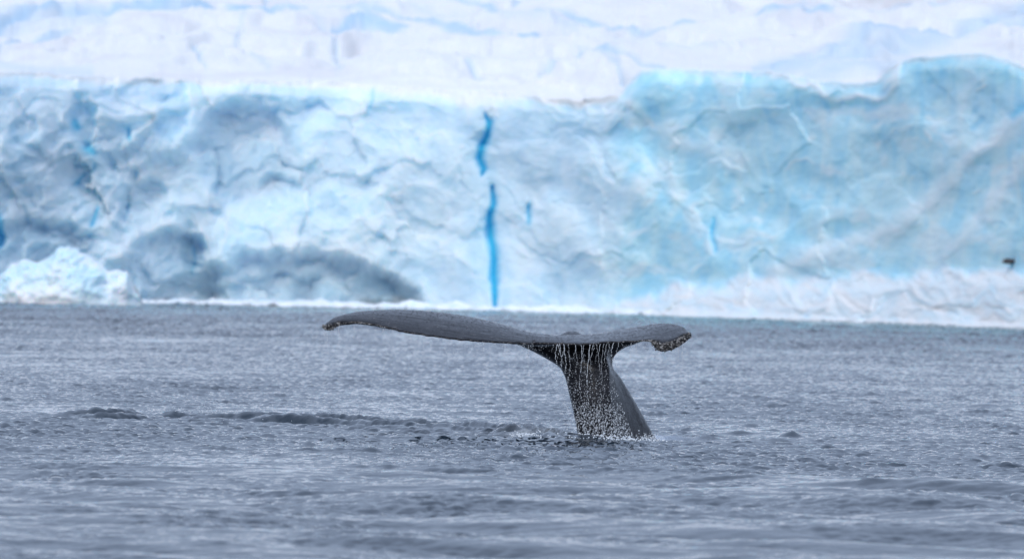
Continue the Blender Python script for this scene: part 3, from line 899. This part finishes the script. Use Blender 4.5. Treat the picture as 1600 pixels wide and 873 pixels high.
# ------------------------------------------------------------------ water falling from the flukes
def drips():
    bm = bmesh.new()
    base = bmesh.new(); bmesh.ops.create_icosphere(base, subdivisions=1, radius=1)
    verts = [v.co.copy() for v in base.verts]; faces = [[v.index for v in f.verts] for f in base.faces]; base.free()
    def drop(p, s, ln):
        vs = [bm.verts.new((p[0] + v.x * s, p[1] + v.y * s, p[2] + v.z * s * ln)) for v in verts]
        for f in faces: bm.faces.new([vs[i] for i in f])
    E = {}
    eu = np.array([e[0] for e in EDGE])
    def edge(u):
        i = int(np.argmin(np.abs(eu - u))); e = EDGE[i]; return e[1], e[2], e[3]
    # ropes of water off the middle of the flukes, in front of the tail stock
    for u0, l, w in [(a, b * 1.35, c * .72) for a, b, c in [(868, .26, .009), (877, .42, .008), (884, .34, .009), (902, .26, .006), (908, .50, .008), (919, .62, .010), (931, .20, .006), (937, .34, .007),
                     (943, .5, .006), (957, .22, .008), (872, .14, .010), (897, .16, .006), (950, .16, .006), (927, .12, .006), (912, .30, .006), (890, .38, .006), (881, .2, .007), (946, .32, .006), (862, .10, .006), (965, .14, .006), (924, .42, .006)]]:
        x, y, z = edge(u0)
        n = int(l / .0055)
        ph = random.uniform(0, 9)
        for i in range(n):
            t = i / n
            dx = .012 * math.sin(ph + t * 7) + .004 * math.sin(ph + t * 31) + random.gauss(0, .0008 + .004 * t * t)
            if random.random() < .75 * t * t + (.5 if math.sin(ph * 5 + t * 40) > .75 else 0): continue
            drop((x + dx, y - .015 + random.gauss(0, .008), z - .01 - t * l), .9 * w * random.uniform(.35, 1.0) * (1 - .4 * t), random.uniform(1.2, 2.6))
    # broken drops over the dark face
    for i in range(4200):
        t = random.random() ** .62
        v = 545 + t * 137
        ul = np.interp(v, [545, 575, 600, 640, 684], [868, 876, 888, 896, 904]); ur = np.interp(v, [545, 575, 600, 640, 684], [958, 956, 960, 975, 990])
        u = random.uniform(ul, ur) if random.random() < .75 else random.choice([877, 885, 905, 915, 919, 938, 950]) + random.gauss(0, 3 + 6 * t) + t * 10
        if u > ur or (t < .62 and random.random() < .5): continue
        if float(noise(np.array(u / 4.5), np.array(v / 22.), 500)) + .5 * float(noise(np.array(u / 1.8), np.array(v / 6.), 501)) < random.uniform(-.75, .45) - .35 * t: continue
        Y = 105.30 - random.uniform(0, .35)
        x, z = at(u, v, Y)
        s = random.uniform(.0015, .0048) * (.6 + .45 * t) * (random.random() ** .5 + .3)
        drop((float(x), Y, float(z)), s, random.uniform(1.0, 3.0))
    # thin drops off the rest of the trailing edge
    def veil(u0, u1, n, l, smax):
        for i in range(n):
            u = random.uniform(u0, u1); x, y, z = edge(u)
            t = random.random() ** 1.7
            drop((x + random.gauss(0, .01), y - .01 + random.gauss(0, .02), z - .02 - t * l), random.uniform(.0015, smax) * (1 - .3 * t), random.uniform(1, 3))
    veil(505, 512, 60, .95, .0045)
    veil(530, 640, 130, .25, .003); veil(634, 660, 130, .22, .0045); veil(694, 722, 150, .35, .004); veil(725, 860, 260, .28, .0035)
    veil(745, 760, 60, .5, .004); veil(970, 1020, 160, .35, .003); veil(1022, 1045, 120, .6, .004); veil(1055, 1074, 80, .4, .003)
    for cu in (530, 552, 600, 675, 790, 826, 985, 995, 1060, 1066):
        x, y, z = edge(cu)
        for i in range(18):
            drop((x + random.gauss(0, .003), y - .01, z - .02 - i * random.uniform(.006, .014)), random.uniform(.002, .0035), 2.2)
    me = bpy.data.meshes.new('falling_water'); bm.to_mesh(me); bm.free()
    for p in me.polygons: p.use_smooth = True
    tag(link('falling_water', me, DROP), 'strings and drops of white water pouring from the fluke edge', 'water drops', kind='stuff')
drips()

def splash():
    bm = bmesh.new()
    for (u, v, n, sx, sz) in [(962, 685, 1300, .17, .05), (945, 690, 500, .35, .022), (915, 688, 300, .2, .03), (1015, 688, 160, .10, .03), (806, 681, 420, .09, .05), (822, 686, 260, .10, .03), (330, 655, 140, .25, .05), (500, 660, 160, .5, .05), (650, 668, 120, .6, .03)]:
        gx, gy = ground(u, v)
        for i in range(n):
            z = abs(random.gauss(0, sz)) + .02
            g = bmesh.ops.create_icosphere(bm, subdivisions=1, radius=random.uniform(.003, .011) if n > 200 else random.uniform(.002, .006))
            c = Vector((gx + random.gauss(0, sx), gy - .12 + random.gauss(0, .16), z + (.07 if u in (800, 330, 500) else 0)))
            for w in g['verts']: w.co += c
    me = bpy.data.meshes.new('splash'); bm.to_mesh(me); bm.free()
    tag(link('splash', me, FROTH), 'white spray thrown up where the tail meets the sea and along the wake', 'spray', kind='stuff')
splash()
